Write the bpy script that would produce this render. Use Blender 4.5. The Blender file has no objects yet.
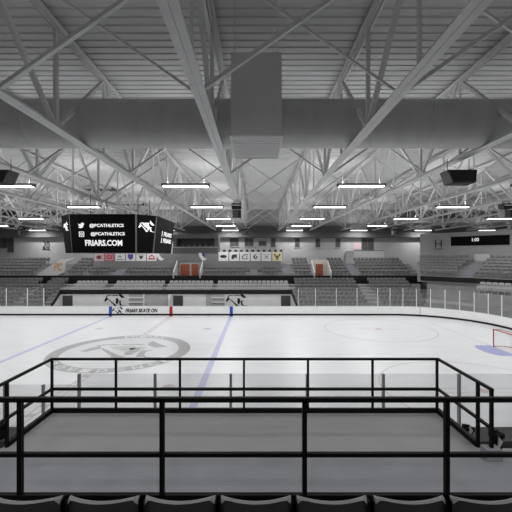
import bpy, math, random
from mathutils import Vector, Matrix
random.seed(7)
S = bpy.context.scene
COL = S.collection
H = 6.31; F = 350.0
def PX(x, D): return (x-256)*D/F
def PZ(y, D): return H-(y-256)*D/F

# ------------------------------------------------------------------ materials
def mat(name, col, rough=.6, metal=0, noise=0, scale=4, spec=.5, emit=None, estr=1, bump=0, bscale=40, stretch=None):
    m = bpy.data.materials.new(name); m.use_nodes = True
    nt = m.node_tree; b = nt.nodes['Principled BSDF']
    c = (*col, 1) if not isinstance(col, (int, float)) else (col, col, col, 1)
    b.inputs['Base Color'].default_value = c
    b.inputs['Roughness'].default_value = rough; b.inputs['Metallic'].default_value = metal
    b.inputs['Specular IOR Level'].default_value = spec
    tc = nt.nodes.new('ShaderNodeTexCoord'); mp = nt.nodes.new('ShaderNodeMapping')
    nt.links.new(tc.outputs['Object'], mp.inputs['Vector'])
    if stretch: mp.inputs['Scale'].default_value = stretch
    if noise:
        n = nt.nodes.new('ShaderNodeTexNoise'); n.inputs['Scale'].default_value = scale; n.inputs['Detail'].default_value = 5
        nt.links.new(mp.outputs['Vector'], n.inputs['Vector'])
        r = nt.nodes.new('ShaderNodeValToRGB')
        r.color_ramp.elements[0].position = .3; r.color_ramp.elements[1].position = .7
        r.color_ramp.elements[0].color = tuple([v*(1-noise) for v in c[:3]]+[1])
        r.color_ramp.elements[1].color = tuple([min(1, v*(1+noise)) for v in c[:3]]+[1])
        nt.links.new(n.outputs['Fac'], r.inputs['Fac']); nt.links.new(r.outputs['Color'], b.inputs['Base Color'])
    if bump:
        n2 = nt.nodes.new('ShaderNodeTexNoise'); n2.inputs['Scale'].default_value = bscale
        nt.links.new(mp.outputs['Vector'], n2.inputs['Vector'])
        bp = nt.nodes.new('ShaderNodeBump'); bp.inputs['Strength'].default_value = bump; bp.inputs['Distance'].default_value = .01
        nt.links.new(n2.outputs['Fac'], bp.inputs['Height']); nt.links.new(bp.outputs['Normal'], b.inputs['Normal'])
    if emit is not None:
        b.inputs['Emission Color'].default_value = (*emit, 1); b.inputs['Emission Strength'].default_value = estr
    return m
M = {}
M['ice'] = mat('ice', (.80, .81, .82), .32, noise=.035, scale=.5, spec=.35, stretch=(1, 2.5, 1))
M['ice_blue'] = mat('ice_blue', (.52, .54, .73), .35, noise=.05, scale=2)
M['ice_crease'] = mat('ice_crease', (.38, .41, .66), .35, noise=.04, scale=2)
M['ice_red'] = mat('ice_red', (.62, .48, .48), .35, noise=.05, scale=2)
M['ice_faint'] = mat('ice_faint', (.60, .53, .54), .35, noise=.05, scale=2)
M['ice_grey'] = mat('ice_grey', (.40, .40, .41), .35, noise=.05, scale=1.5)
M['ice_dark'] = mat('ice_dark', (.30, .30, .31), .35, noise=.05, scale=1.5)
M['ice_soft'] = mat('ice_soft', .56, .35, noise=.05, scale=2)
M['ice_white'] = mat('ice_white', (.72, .73, .74), .35, noise=.03, scale=2)
M['board'] = mat('board', .90, .4, noise=.03, scale=1.5)
M['black'] = mat('black', .006, .45, noise=.2, scale=8, spec=.3)
M['rail'] = mat('rail_black', .0035, .55, noise=.2, scale=10, spec=.15)
M['red'] = mat('stripe_red', (.42, .01, .015), .4, noise=.05)
M['blue'] = mat('stripe_blue', (.01, .07, .42), .4, noise=.05)
M['goal_red'] = mat('goal_red', (.45, .02, .03), .35, noise=.05)
M['net'] = mat('net_white', .75, .8, noise=.05)
M['conc'] = mat('concrete', .27, .85, noise=.12, scale=1.2, bump=.1)
M['conc_l'] = mat('concrete_light', .42, .85, noise=.08, scale=1.2)
M['wall'] = mat('painted_block', .36, .85, noise=.05, scale=.7, bump=.05)
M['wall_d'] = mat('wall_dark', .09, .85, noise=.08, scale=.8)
M['wall_m'] = mat('wall_mid', .17, .85, noise=.06, scale=.8)
M['wall_l'] = mat('wall_light', .50, .8, noise=.05, scale=.8)
M['penal'] = mat('penalty_white', .72, .5, noise=.03, scale=1)
M['penal_g'] = mat('penalty_grey', .42, .6, noise=.05, scale=1)
M['dkdoor'] = mat('dark_door', .05, .5, noise=.1, scale=3)
M['wood'] = mat('door_wood', (.25, .062, .022), .45, noise=.3, scale=6, stretch=(3, 1, .6))
M['cream'] = mat('cream_wall', (.52, .46, .40), .8, noise=.06)
M['steel'] = mat('white_steel', .66, .5, noise=.05, scale=3)
M['deck'] = mat('roof_deck', .60, .6, noise=.05, scale=.6, stretch=(1, 3, 1))
M['duct'] = mat('duct_paint', .56, .55, noise=.05, scale=.8, stretch=(3, 1, 1))
M['ductbox'] = mat('duct_box', .66, .6, noise=.04, scale=1)
M['seat_far'] = mat('seat_grey', .14, .6, noise=.15, scale=3)
M['seat_up'] = mat('seat_charcoal', .15, .6, noise=.15, scale=3)
M['seat_light'] = mat('seat_light', .42, .6, noise=.1, scale=3)
M['seat_end'] = mat('seat_end', .20, .6, noise=.1, scale=3)
M['seat_near'] = mat('seat_near', .04, .32, noise=.1, scale=12, spec=.6)
M['seat_rim'] = mat('seat_rim', .22, .3, noise=.1, scale=12, spec=.6)
M['screen'] = mat('screen_black', .004, .7, noise=.1, spec=.08)
M['frame_g'] = mat('frame_grey', .10, .5, noise=.08)
M['glow'] = mat('screen_white', .8, .5, emit=(1, 1, 1), estr=.6)
M['lamp'] = mat('lamp_white', .8, .5, emit=(1, 1, 1), estr=4)
M['lampcase'] = mat('lamp_case', .12, .5, noise=.05)
M['spk'] = mat('speaker_black', .012, .7, noise=.2, scale=20)
M['spk_g'] = mat('speaker_grey', .07, .6, noise=.1)
M['plat'] = mat('platform_floor', .37, .8, noise=.05, scale=1.2, bump=.08, bscale=120)
M['land'] = mat('landing_concrete', (.29, .295, .315), .75, noise=.06, scale=2, bump=.1, bscale=90)
M['stand'] = mat('stand_base', .05, .8, noise=.1)
M['lowwall'] = mat('low_dark_wall', .05, .7, noise=.1)
M['bn_w'] = mat('banner_white', .64, .8, noise=.03)
M['bn_pink'] = mat('banner_pink', (.48, .36, .37), .8, noise=.05)
M['bn_red'] = mat('banner_red', (.38, .06, .08), .8, noise=.05)
M['bn_maroon'] = mat('banner_maroon', (.12, .02, .025), .8, noise=.05)
M['bn_purple'] = mat('banner_purple', (.10, .05, .26), .8, noise=.05)
M['bn_black'] = mat('banner_black', .03, .8, noise=.1)
M['bn_grey'] = mat('banner_grey', .2, .8, noise=.1)
M['bn_yel'] = mat('banner_yellow', (.62, .56, .36), .8, noise=.05)
M['bn_navy'] = mat('banner_navy', (.05, .06, .22), .8, noise=.05)
M['bn_olive'] = mat('banner_olive', (.12, .09, .03), .8, noise=.05)
M['gold'] = mat('crest_gold', (.50, .30, .12), .7, noise=.1)
M['pwhite'] = mat('paint_white', .70, .6, noise=.02)
g = bpy.data.materials.new('rink_glass'); g.use_nodes = True
nt = g.node_tree; nt.nodes.clear()
o_ = nt.nodes.new('ShaderNodeOutputMaterial'); mx = nt.nodes.new('ShaderNodeMixShader')
tr = nt.nodes.new('ShaderNodeBsdfTransparent'); tr.inputs[0].default_value = (.955, .957, .96, 1)
gl = nt.nodes.new('ShaderNodeBsdfGlossy'); gl.inputs['Roughness'].default_value = .05; gl.inputs['Color'].default_value = (.8, .8, .8, 1)
mx.inputs[0].default_value = .03
df = nt.nodes.new('ShaderNodeBsdfDiffuse'); df.inputs[0].default_value = (.6, .6, .61, 1); m2_ = nt.nodes.new('ShaderNodeMixShader'); m2_.inputs[0].default_value = .06
nt.links.new(tr.outputs[0], m2_.inputs[1]); nt.links.new(df.outputs[0], m2_.inputs[2])
nt.links.new(m2_.outputs[0], mx.inputs[1]); nt.links.new(gl.outputs[0], mx.inputs[2]); nt.links.new(mx.outputs[0], o_.inputs[0])
M['glass'] = g

# ------------------------------------------------------------------ mesh helpers
class MB:
    def __init__(s): s.v = []; s.f = []
    def add(s, vs, fs):
        n = len(s.v); s.v += [tuple(v) for v in vs]; s.f += [tuple(i+n for i in f) for f in fs]; return s
    def box(s, x0, x1, y0, y1, z0, z1):
        return s.add([(x0,y0,z0),(x1,y0,z0),(x1,y1,z0),(x0,y1,z0),(x0,y0,z1),(x1,y0,z1),(x1,y1,z1),(x0,y1,z1)],
                     [(0,3,2,1),(4,5,6,7),(0,1,5,4),(1,2,6,5),(2,3,7,6),(3,0,4,7)])
    def hexa(s, p): return s.add(p, [(0,3,2,1),(4,5,6,7),(0,1,5,4),(1,2,6,5),(2,3,7,6),(3,0,4,7)])
    def bar(s, a, b, w, h=None, up=(0,0,1)):
        a = Vector(a); b = Vector(b); h = h or w; d = (b-a).normalized(); u = Vector(up)
        if abs(d.dot(u)) > .98: u = Vector((0,1,0))
        r = d.cross(u).normalized()*w/2; u2 = r.cross(d).normalized()*h/2
        return s.hexa([a-r-u2, a+r-u2, b+r-u2, b-r-u2, a-r+u2, a+r+u2, b+r+u2, b-r+u2])
    def tube(s, a, b, r, n=8, caps=True):
        a = Vector(a); b = Vector(b); d = (b-a).normalized(); u = Vector((0,0,1))
        if abs(d.dot(u)) > .98: u = Vector((0,1,0))
        x = d.cross(u).normalized(); y = x.cross(d)
        vs = []
        for p in (a, b):
            for i in range(n):
                t = 2*math.pi*i/n; vs.append(p+x*r*math.cos(t)+y*r*math.sin(t))
        fs = [(i, (i+1)%n, n+(i+1)%n, n+i) for i in range(n)]
        if caps: fs += [tuple(range(n))[::-1], tuple(range(n, 2*n))]
        return s.add(vs, fs)
    def prism(s, pts, z0, z1):
        n = len(pts)
        return s.add([(x,y,z0) for x,y in pts]+[(x,y,z1) for x,y in pts],
                     [tuple(range(n))[::-1], tuple(range(n,2*n))]+[(i,(i+1)%n,n+(i+1)%n,n+i) for i in range(n)])
    def ring(s, cx, cy, r0, r1, z0, z1, n=96, a0=0, a1=2*math.pi):
        for i in range(n):
            t = a0+(a1-a0)*i/n; u = a0+(a1-a0)*(i+1)/n
            p = [(cx+r*math.cos(k), cy+r*math.sin(k)) for r, k in ((r0,t),(r1,t),(r1,u),(r0,u))]
            s.prism(p, z0, z1)
        return s
    def build(s, name, m, parent=None, smooth=False):
        me = bpy.data.meshes.new(name); me.from_pydata(s.v, [], s.f); me.update()
        import bmesh
        bm = bmesh.new(); bm.from_mesh(me); bmesh.ops.recalc_face_normals(bm, faces=bm.faces); bm.to_mesh(me); bm.free()
        me.materials.append(M[m])
        if smooth:
            for p in me.polygons: p.use_smooth = True
        o = bpy.data.objects.new(name, me); COL.objects.link(o)
        if parent: o.parent = parent
        return o
def tag(o, label, cat, group=None, kind=None):
    o['label'] = label; o['category'] = cat
    if group: o['group'] = group
    if kind: o['kind'] = kind
    return o
def thing(name, label, cat, loc=(0,0,0), group=None):
    o = bpy.data.objects.new(name, None); COL.objects.link(o); o.location = loc; o.empty_display_size = .3
    return tag(o, label, cat, group)
def struct(o): o['kind'] = 'structure'; return o
def plabel(o, l): o['label'] = l; return o
def copy_tree(o, parent=None):
    c = o.copy(); COL.objects.link(c)
    if parent: c.parent = parent
    for ch in list(o.children): copy_tree(ch, c)
    return c
def face_matrix(O, R, U):
    R = Vector(R).normalized(); U = Vector(U).normalized(); N = R.cross(U).normalized(); U = N.cross(R)
    m = Matrix(((R.x,U.x,N.x,O[0]),(R.y,U.y,N.y,O[1]),(R.z,U.z,N.z,O[2]),(0,0,0,1)))
    return m
def place(o, parent, O, R=(1,0,0), U=(0,0,1)):
    """O is given in the parent's space (parents here are unrotated)"""
    o.parent = parent; o.matrix_basis = face_matrix(O, R, U); return o
def text_obj(name, s, w, h, m, depth=.01, shear=0, offset=.02, bold=True):
    cu = bpy.data.curves.new('t', 'FONT'); cu.body = s; cu.extrude = .01; cu.offset = offset if bold else 0
    cu.shear = shear; cu.resolution_u = 3
    to = bpy.data.objects.new('t', cu); COL.objects.link(to)
    bpy.context.view_layer.update()
    me = bpy.data.meshes.new_from_object(to.evaluated_get(bpy.context.evaluated_depsgraph_get()))
    bpy.data.objects.remove(to); bpy.data.curves.remove(cu)
    xs = [v.co.x for v in me.vertices]; ys = [v.co.y for v in me.vertices]
    x0, x1, y0, y1 = min(xs), max(xs), min(ys), max(ys)
    for v in me.vertices:
        v.co.x = ((v.co.x-x0)/(x1-x0)-.5)*w; v.co.y = ((v.co.y-y0)/(y1-y0)-.5)*h
        v.co.z = depth if v.co.z > 0 else 0
    me.materials.clear(); me.materials.append(M[m]); me.name = name
    o = bpy.data.objects.new(name, me); COL.objects.link(o); return o
# skating robed figure with a hockey stick, as flat emblem shapes on a 2 x 1.1 field
SKATER = [
 [(-1,-.08),(-.88,.22),(-.72,.36),(-.60,.12),(-.78,-.02),(-.84,-.12)],
 [(-.86,.40),(-.60,.52),(-.30,.50),(-.30,.44),(-.58,.45),(-.80,.34)], [(-.22,.50),(.30,.54),(.42,.44),(.28,.46),(-.20,.44)],
 [(-.62,.14),(-.56,.16),(.10,-.40),(.30,-.50),(-.02,-.56),(-.10,-.40)],
 [(.10,.16),(.34,.24),(.44,-.02),(.34,-.34),(.20,-.36),(.12,-.14),(.18,.02)],
 [(.46,.82),(.62,.66),(1.04,.28),(.72,.24),(.56,.36),(.44,.50)],
 [(.46,-.04),(.74,.02),(.62,-.10),(.66,-.36),(.80,-.50),(.52,-.50),(.48,-.24)],
 [(.74,-.50),(1.12,-.52),(1.12,-.56),(.70,-.56)]]
SOLID = SKATER+[[(-.55,.42),(.25,.46),(.30,.10),(.02,-.10),(-.30,.12)]]
def emblem(name, w, m, depth=.01, shapes=SKATER):
    b = MB(); k = w/2
    for p in shapes: b.prism([(x*k, y*k) for x, y in p], 0, depth)
    return b.build(name, m)

# ------------------------------------------------------------------ camera, world
cam_d = bpy.data.cameras.new('camera'); cam = bpy.data.objects.new('camera', cam_d); COL.objects.link(cam)
cam.location = (0, 0, H); cam.rotation_euler = (math.pi/2, 0, 0)
cam_d.sensor_width = 36; cam_d.lens = 36*F/512; cam_d.clip_end = 300; cam_d.clip_start = .05
S.camera = cam
w = bpy.data.worlds.new('world'); w.use_nodes = True; S.world = w
w.node_tree.nodes['Background'].inputs[0].default_value = (1, 1, 1, 1)
w.node_tree.nodes['Background'].inputs[1].default_value = .18
S.view_settings.view_transform = 'Standard'; S.view_settings.look = 'None'
S.view_settings.gamma = 1; S.view_settings.exposure = 0; S.view_settings.use_curve_mapping = False

# ------------------------------------------------------------------ shell
CX, CY, HX, HY, RR = -8.92, 23.3, 30.32, 13.2, 7.4
def rrect(off=0, n=14):
    pts = []; r = RR+off; ix = HX-RR; iy = HY-RR
    for sx, sy, a in ((1,1,0),(-1,1,90),(-1,-1,180),(1,-1,270)):
        for i in range(n+1):
            t = math.radians(a+90*i/n); pts.append((CX+sx*ix+r*math.cos(t), CY+sy*iy+r*math.sin(t)))
    return pts
struct(MB().box(-46, 46, -10, 56, -.4, -.06).build('floor', 'conc'))
fw = struct(MB().box(-46, 46, 54, 54.4, -.06, 14).build('wall_back', 'wall'))
struct(MB().box(-46.4, -46, -10, 54.4, -.06, 14).build('wall_left', 'wall'))
struct(MB().box(46, 46.4, -10, 54.4, -.06, 14).build('wall_right', 'wall'))
# corrugated steel deck, flutes running across the hall
cb = MB(); pit = .38; y = -10; z = 13.46; prof = []
while y < 54.3:
    prof += [(y, z), (y+.13, z), (y+.16, z+.035), (y+.35, z+.035)]; y += pit
vs = []
for yy, zz in prof: vs += [(-46, yy, zz), (46, yy, zz)]
n = len(prof); vs2 = [(x, yy, 13.8) for (yy, zz) in (prof[0], prof[-1]) for x in (-46, 46)]
fs = [(2*i, 2*i+1, 2*i+3, 2*i+2) for i in range(n-1)]
cb.add(vs, fs); cb.box(-46.4, 46.4, -10, 54.4, 13.56, 13.8)
struct(cb.build('ceiling', 'deck'))
struct(MB().box(-46, 46, 53.1, 53.98, 9.15, 10.9).build('shade_band_1', 'wall_d'))  # dark strip painted in for the shade high on the far wall

# ------------------------------------------------------------------ ice
rink = thing('ice_rink', 'white ice sheet with blue lines and a grey ringed emblem', 'ice rink', (CX, CY, 0))
def loc(o): o.location = (-CX, -CY, 0) if o.parent is rink else o.location; return o
ice = MB().prism(rrect(), -.06, 0).build('ice_surface', 'ice', rink); loc(ice)
def icepart(b, name, m, lab=None):
    o = b.build(name, m, rink); loc(o)
    if lab: o['label'] = lab
    return o
for dx in (-60.25, 60.25):
    X = CX+dx*36.5/F
    icepart(MB().box(X-.17, X+.17, CY-HY, CY+HY, 0, .003), 'blue_line', 'ice_blue')
b = MB()
yy = CY-HY
b.box(CX-.20, CX-.14, CY-HY, CY+HY, 0, .003); b.box(CX+.14, CX+.20, CY-HY, CY+HY, 0, .003)
while yy < CY+HY-.4:
    if not (CY-4.4 < yy < CY+4): b.box(CX-.14, CX+.14, yy, yy+.3, 0, .003)
    yy += .9
icepart(b, 'centre_red_line', 'ice_faint', 'pale red checkered centre line')
GX = 16.5
for X in (GX, 2*CX-GX):
    icepart(MB().box(X-.03, X+.03, CY-10.5, CY+10.5, 0, .0025), 'goal_line', 'ice_faint')
for X in (10.6, 2*CX-10.6):
    for Y in (30.25, 16.4):
        icepart(MB().ring(X, Y, 4.53, 4.60, 0, .003), 'faceoff_circle', 'ice_faint')
        icepart(MB().prism([(X+.3*math.cos(k*.3927), Y+.3*math.sin(k*.3927)) for k in range(16)], 0, .003), 'faceoff_dot', 'ice_red')
        b = MB()
        for sx in (-1, 1):
            for sy in (-1, 1):
                b.box(X+sx*.6-.03+sx*.6, X+sx*.6+.03+sx*.6, min(Y+sy*.25, Y+sy*.31), max(Y+sy*.25, Y+sy*.31), 0, .0025)
                b.box(min(X+sx*.6, X+sx*1.8), max(X+sx*.6, X+sx*1.8), Y+sy*.25-.02, Y+sy*.25+.02, 0, .0025)
        icepart(b, 'faceoff_mark', 'ice_faint')
for X in (CX-4.7, CX+4.7):
    for Y in (30.4, 16.9):
        icepart(MB().prism([(X+.32*math.cos(k*.3927), Y+.32*math.sin(k*.3927)) for k in range(16)], 0, .003), 'neutral_zone_dot', 'ice_faint')
GY = 23.4
pts = [(GX, GY-1.3), (GX, GY+1.3), (GX-.9, GY+1.3)]+[(GX-.9-.55*math.cos(t)*1, GY+1.3*math.sin(t)) for t in [math.pi/2*(1-k/6) for k in range(1, 12)]]+[(GX-.9, GY-1.3)]
icepart(MB().prism(pts, 0, .004), 'goal_crease', 'ice_crease')
# centre emblem
icepart(MB().ring(CX, CY, 3.70, 4.47, .003, .006, 96), 'emblem_ring', 'ice_grey', 'grey ring of the centre ice emblem')
icepart(MB().ring(CX, CY, 0, 3.70, .003, .005, 64), 'emblem_field', 'ice_white')
em = emblem('emblem_figure', 5.4, 'ice_grey', .003, [[(x, y*1.15) for x, y in p] for p in SKATER]); em.parent = rink; em.location = (0, .1, .006)
# give the figure lighter robe folds
for f_, m_ in (([(-.5,.38),(.2,.40),(.26,.10),(.02,-.05),(-.28,.14)], 'ice_soft'), ([(.3,.36),(.5,.30),(.5,.05),(.44,.02),(.34,.26)], 'ice_soft')):
    e2 = emblem('emblem_fold', 5.4, m_, .003, [f_]); e2.parent = em; e2.location = (0, 0, 0)
def arc_text(s, r, a0, a1, flip):
    n = len(s)
    for i, ch in enumerate(s):
        if ch == ' ': continue
        t = math.radians(a0+(a1-a0)*(i+.5)/n)
        o = text_obj('emblem_letter', ch, .56, .56, 'ice_white', .003, bold=True)
        o.parent = rink; o.location = (r*math.cos(t), r*math.sin(t), .0065)
        o.rotation_euler = (0, 0, t-math.pi/2 if not flip else t+math.pi/2)
arc_text('FRIARS', 4.08, 108, 62, False)
arc_text('PROVIDENCE', 4.08, 205, 335, True)

# ------------------------------------------------------------------ dasher boards + glass
bd = thing('rink_boards', 'white dasher boards with glass panes circling the ice', 'rink boards', (CX, CY, 0))
def bpart(b, name, m, lab=None, smooth=False):
    o = b.build(name, m, bd, smooth); o.location = (-CX, -CY, 0)
    if lab: o['label'] = lab
    return o
def wallring(off0, off1, z0, z1):
    a = rrect(off0); c = rrect(off1); n = len(a); vs = []
    for (x, y), (p, q) in zip(a, c): vs += [(x,y,z0),(x,y,z1),(p,q,z1),(p,q,z0)]
    fs = []
    for i in range(n):
        j = (i+1) % n
        for k in range(4):
            l = (k+1) % 4; fs.append((4*i+k, 4*i+l, 4*j+l, 4*j+k))
    return MB().add(vs, fs)
bpart(wallring(.0, .12, -.06, 1.04), 'board_panel', 'board')
bpart(wallring(-.025, .0, .11, .29), 'board_base_stripe', 'black', 'black stripe low along the boards')
bpart(wallring(-.01, .14, 1.04, 1.07), 'board_cap', 'pwhite')
YF = CY+HY
for x, m in ((110.5, 'blue'), (231.3, 'blue'), (171, 'red')):
    X = PX(x, YF)
    bpart(MB().box(X-.16, X+.16, YF-.02, YF, .0, 1.06), 'line_stripe', m, 'blue line stripe on the far boards' if m == 'blue' else 'red centre line stripe on the far boards')
# goal-line mark on curved corner
bpart(MB().tube((16.85, 35.93, .3), (16.85, 35.93, 1.03), .05, 6), 'goal_line_mark', 'ice_red', 'thin pink goal line mark')
t = text_obj('board_lettering', 'FRIARS SKATE ON', 3.4, .40, 'black', .01, shear=.3, offset=.035)
place(t, bd, (PX(141.5, YF)-CX, YF-.012-CY, PZ(310.5, YF)))
t = emblem('board_emblem', 1.15, 'black'); place(t, bd, (PX(117.6, YF)-CX, YF-.012-CY, PZ(310.6, YF)))
# glass: straight runs and the corner
GT = 2.93
def pane(a, c, z1=GT):
    a = Vector((*a, 0)); c = Vector((*c, 0)); d = (c-a).normalized()*.03
    b = MB(); r = Vector((-d.y, d.x, 0)).normalized()*.006; a2 = a+d; c2 = c-d
    b.hexa([a2-r+Vector((0,0,1.07)), a2+r+Vector((0,0,1.07)), c2+r+Vector((0,0,1.07)), c2-r+Vector((0,0,1.07)),
            a2-r+Vector((0,0,z1)), a2+r+Vector((0,0,z1)), c2+r+Vector((0,0,z1)), c2-r+Vector((0,0,z1))])
    return bpart(b, 'glass_pane', 'glass')
M['post'] = mat('post_alu', .78, .4, noise=.03)
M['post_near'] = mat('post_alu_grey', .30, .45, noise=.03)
def post(p, z1=GT, m='post', w=.055):
    return bpart(MB().box(p[0]-w/2, p[0]+w/2, p[1]-.04, p[1]+.04, 1.07, z1), 'stanchion', m)
far_y = YF+.06
xs = [PX(v, far_y) for v in (298.3, 315.5, 336.3, 357, 377.7)]+[14.0]
for i, X in enumerate(xs):
    post((X, far_y))
    if i: pane((xs[i-1], far_y), (X, far_y))
cor = [(14+7.46*math.sin(t), 29.1+7.46*math.cos(t)) for t in [math.radians(90*k/9) for k in range(10)]]
cor += [(21.46, 27.0), (21.46, 24.9), (21.46, 22.8), (21.46, 20.7), (21.46, 18.6), (21.46, 17.5)]
cor += [(14+7.46*math.cos(t), 17.5-7.46*math.sin(t)) for t in [math.radians(90*k/5) for k in range(1, 6)]]
for i, p in enumerate(cor):
    if i: post(p) if i < 16 else post(p, GT, 'post_near'); pane(cor[i-1], p)
xs = [PX(v, far_y) for v in (43.7, 27.4, 6.3, -14, -35)]
for i, X in enumerate(xs):
    post((X, far_y))
    if i: pane((xs[i-1], far_y), (X, far_y))
ny = CY-HY-.06
xs = [14.0]+[PX(v, ny) for v in (688, 612, 535, 459, 383.3, 307, 230.8, 155.2, 79.2)]
for i, X in enumerate(xs):
    if 0 < i: post((X, ny), GT, 'post_near', .07)
    if i: pane((xs[i-1], ny), (X, ny))
xs = [PX(v, ny) for v in (79.2, 43.3, 5, -34, -110)]
for i, X in enumerate(xs):
    if i: post((X, ny), 2.62, 'post_near', .06); pane((xs[i-1], ny), (X, ny), 2.62)

# ------------------------------------------------------------------ goal
gt = thing('hockey_goal', 'red framed hockey goal with white net on a blue crease', 'goal', (GX, GY, 0))
b = MB()
for s in (-.915, .915): b.tube((0, s, 0), (0, s, 1.22), .035)
b.tube((0, -.95, 1.22), (0, .95, 1.22), .035)
b.build('goal_frame', 'goal_red', gt, True)
b = MB()
for s in (-1, 1):
    b.tube((0, s*.915, .03), (.75, s*1.0, .03), .02); b.tube((.75, s*1.0, .03), (1.1, s*.6, .03), .02)
b.tube((1.1, -.6, .03), (1.1, .6, .03), .02)
b.build('goal_base_frame', 'goal_red', gt, True)
b = MB(); b.tube((.5, -.8, 1.2), (.5, .8, 1.2), .02)
for s in (-1, 1): b.tube((0, s*.915, 1.2), (.5, s*.8, 1.2), .02)
b.build('goal_top_frame', 'goal_red', gt, True)
b = MB()
for i in range(15):
    s = -.8+1.6*i/14; b.bar((.5, s, 1.2), (1.08, s*.8, .03), .008)
for i in range(9):
    k = i/8; X = .5+.58*k; b.bar((X, -.8+.16*k, 1.2-1.17*k), (X, .8-.16*k, 1.2-1.17*k), .008)
for s in (-1, 1):
    for i in range(7):
        k = i/6; b.bar((.0+.05, s*.915, 1.2-1.17*k), (.5+.45*k, s*(.8+.15*k), 1.2-1.17*k), .008)
    for i in range(6): b.bar((.08*i+.05, s*.9, 1.2), (.15*i+.05, s*.95, .03), .008)
b.build('net', 'net', gt)

# ------------------------------------------------------------------ penalty box wall
pb = thing('penalty_box', 'white penalty box wall with black cap and dark doors', 'penalty box', (CX, 38.6, 0))
D = 38.6
def ppart(b, name, m, lab=None):
    o = b.build(name, m, pb); o.location = (-CX, -D, 0)
    if lab: o['label'] = lab
    return o
xl, xr = PX(60.5, D), PX(291.5, D)
ppart(MB().box(xl, xr, D, D+.12, -.06, 2.56), 'back_wall', 'penal')
ppart(MB().box(xl-.05, xr+.05, D-.12, D-.002, 2.12, 2.58), 'wall_cap', 'black', 'black cap along the wall top')
for a, c in ((129, 171.5), (206, 225)):
    ppart(MB().box(PX(a, D), PX(c, D), D-.02, D-.001, -.06, 2.12), 'grey_panel', 'penal_g')
for a, c in ((129, 143), (211.5, 225)):
    for yv in (297.5, 302):
        ppart(MB().box(PX(a, D), PX(c, D), D-.25, D-.021, PZ(yv, D)-.05, PZ(yv, D)+.05), 'shelf', 'penal')
ppart(MB().box(PX(143.5, D), PX(144.6, D), D-.2, D-.001, -.06, 2.12), 'divider', 'penal')
ppart(MB().box(PX(151.8+18.4, D), PX(171.8, D), D-.9, D-.001, -.06, 2.12), 'divider', 'penal')
for a, c in ((62.8, 72.6), (173.4, 183), (281, 290.3)):
    ppart(MB().box(PX(a, D), PX(c, D), D-.05, D-.001, -.06, PZ(295.6, D)), 'door_panel', 'dkdoor', 'dark grey door panel')
for x in (114.5, 236):
    ppart(MB().box(PX(x-11.5, D), PX(x+12.5, D), D-.03, D-.0215, .2, 2.12), 'emblem_panel', 'pwhite')
    t = emblem('skater_emblem', 2.25, 'black'); place(t, pb, (PX(x, D)-CX, -.04, PZ(300.4, D)))
for X0, X1 in ((xl, PX(51.5, 36.75)), (xr, PX(297.2, 36.75))):
    s = .05
    y1 = 36.75
    ppart(MB().hexa([(X0-s,D,-.06),(X0+s,D,-.06),(X1+s,y1,-.06),(X1-s,y1,-.06),(X0-s,D,2.2),(X0+s,D,2.2),(X1+s,y1,.95),(X1-s,y1,.95)]), 'side_wall', 'penal')
    s = .09
    ppart(MB().hexa([(X0-s,D,2.2),(X0+s,D,2.2),(X1+s,y1,.96),(X1-s,y1,.96),(X0-s,D,2.56),(X0+s,D,2.56),(X1+s,y1,1.22),(X1-s,y1,1.22)]), 'side_cap', 'black')

# ------------------------------------------------------------------ stands
def seat_mesh(b, M4, wd=.47):
    """tip-up stadium seat: curved back, folded pan, post; faces local -Y"""
    q = MB(); hw = wd/2
    prof = [(-hw, .03), (-hw*.5, -.0), (hw*.5, -.0), (hw, .03)]
    z0, z1 = .42, .85
    vs = []
    for X, Y in prof:
        e = .05 if abs(X) > hw*.9 else 0
        Y = -Y
        vs += [(X, Y-.02, z0), (X, Y+.05, z1-e), (X, Y+.09, z1-e), (X, Y+.02, z0)]
    fs = []
    for i in range(3):
        for k in range(4): fs.append((4*i+k, 4*i+(k+1)%4, 4*i+4+(k+1)%4, 4*i+4+k))
    fs += [(0,1,2,3), (12,15,14,13)]
    q.add(vs, fs)
    q.hexa([(-hw*.85,-.12,.40),(hw*.85,-.12,.40),(hw*.85,-.03,.40),(-hw*.85,-.03,.40),(-hw*.8,-.20,.68),(hw*.8,-.20,.68),(hw*.8,-.14,.70),(-hw*.8,-.14,.70)])
    q.box(-.03, .03, -.06, .02, 0, .45)
    b.add([M4 @ Vector(v) for v in q.v], q.f)
proto = {}
def seat_proto(m):
    if m not in proto:
        b = MB(); seat_mesh(b, Matrix()); o = b.build('stadium_seat', m); COL.objects.unlink(o); proto[m] = o
    return proto[m]
seats = []   # (x, y, z, rot, mat, label, group)
ORD = ['front', 'second', 'third', 'fourth', 'fifth', 'sixth', 'seventh']
PITCH = .53
def row(x0, x1, y, z, m, label, group, skip=()):
    n = int((x1-x0)/PITCH)
    for i in range(n+1):
        X = x0+i*PITCH
        if any(a-.2 < X < c+.2 for a, c in skip): continue
        seats.append((X, y, z, 0, m, label, group))

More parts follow.
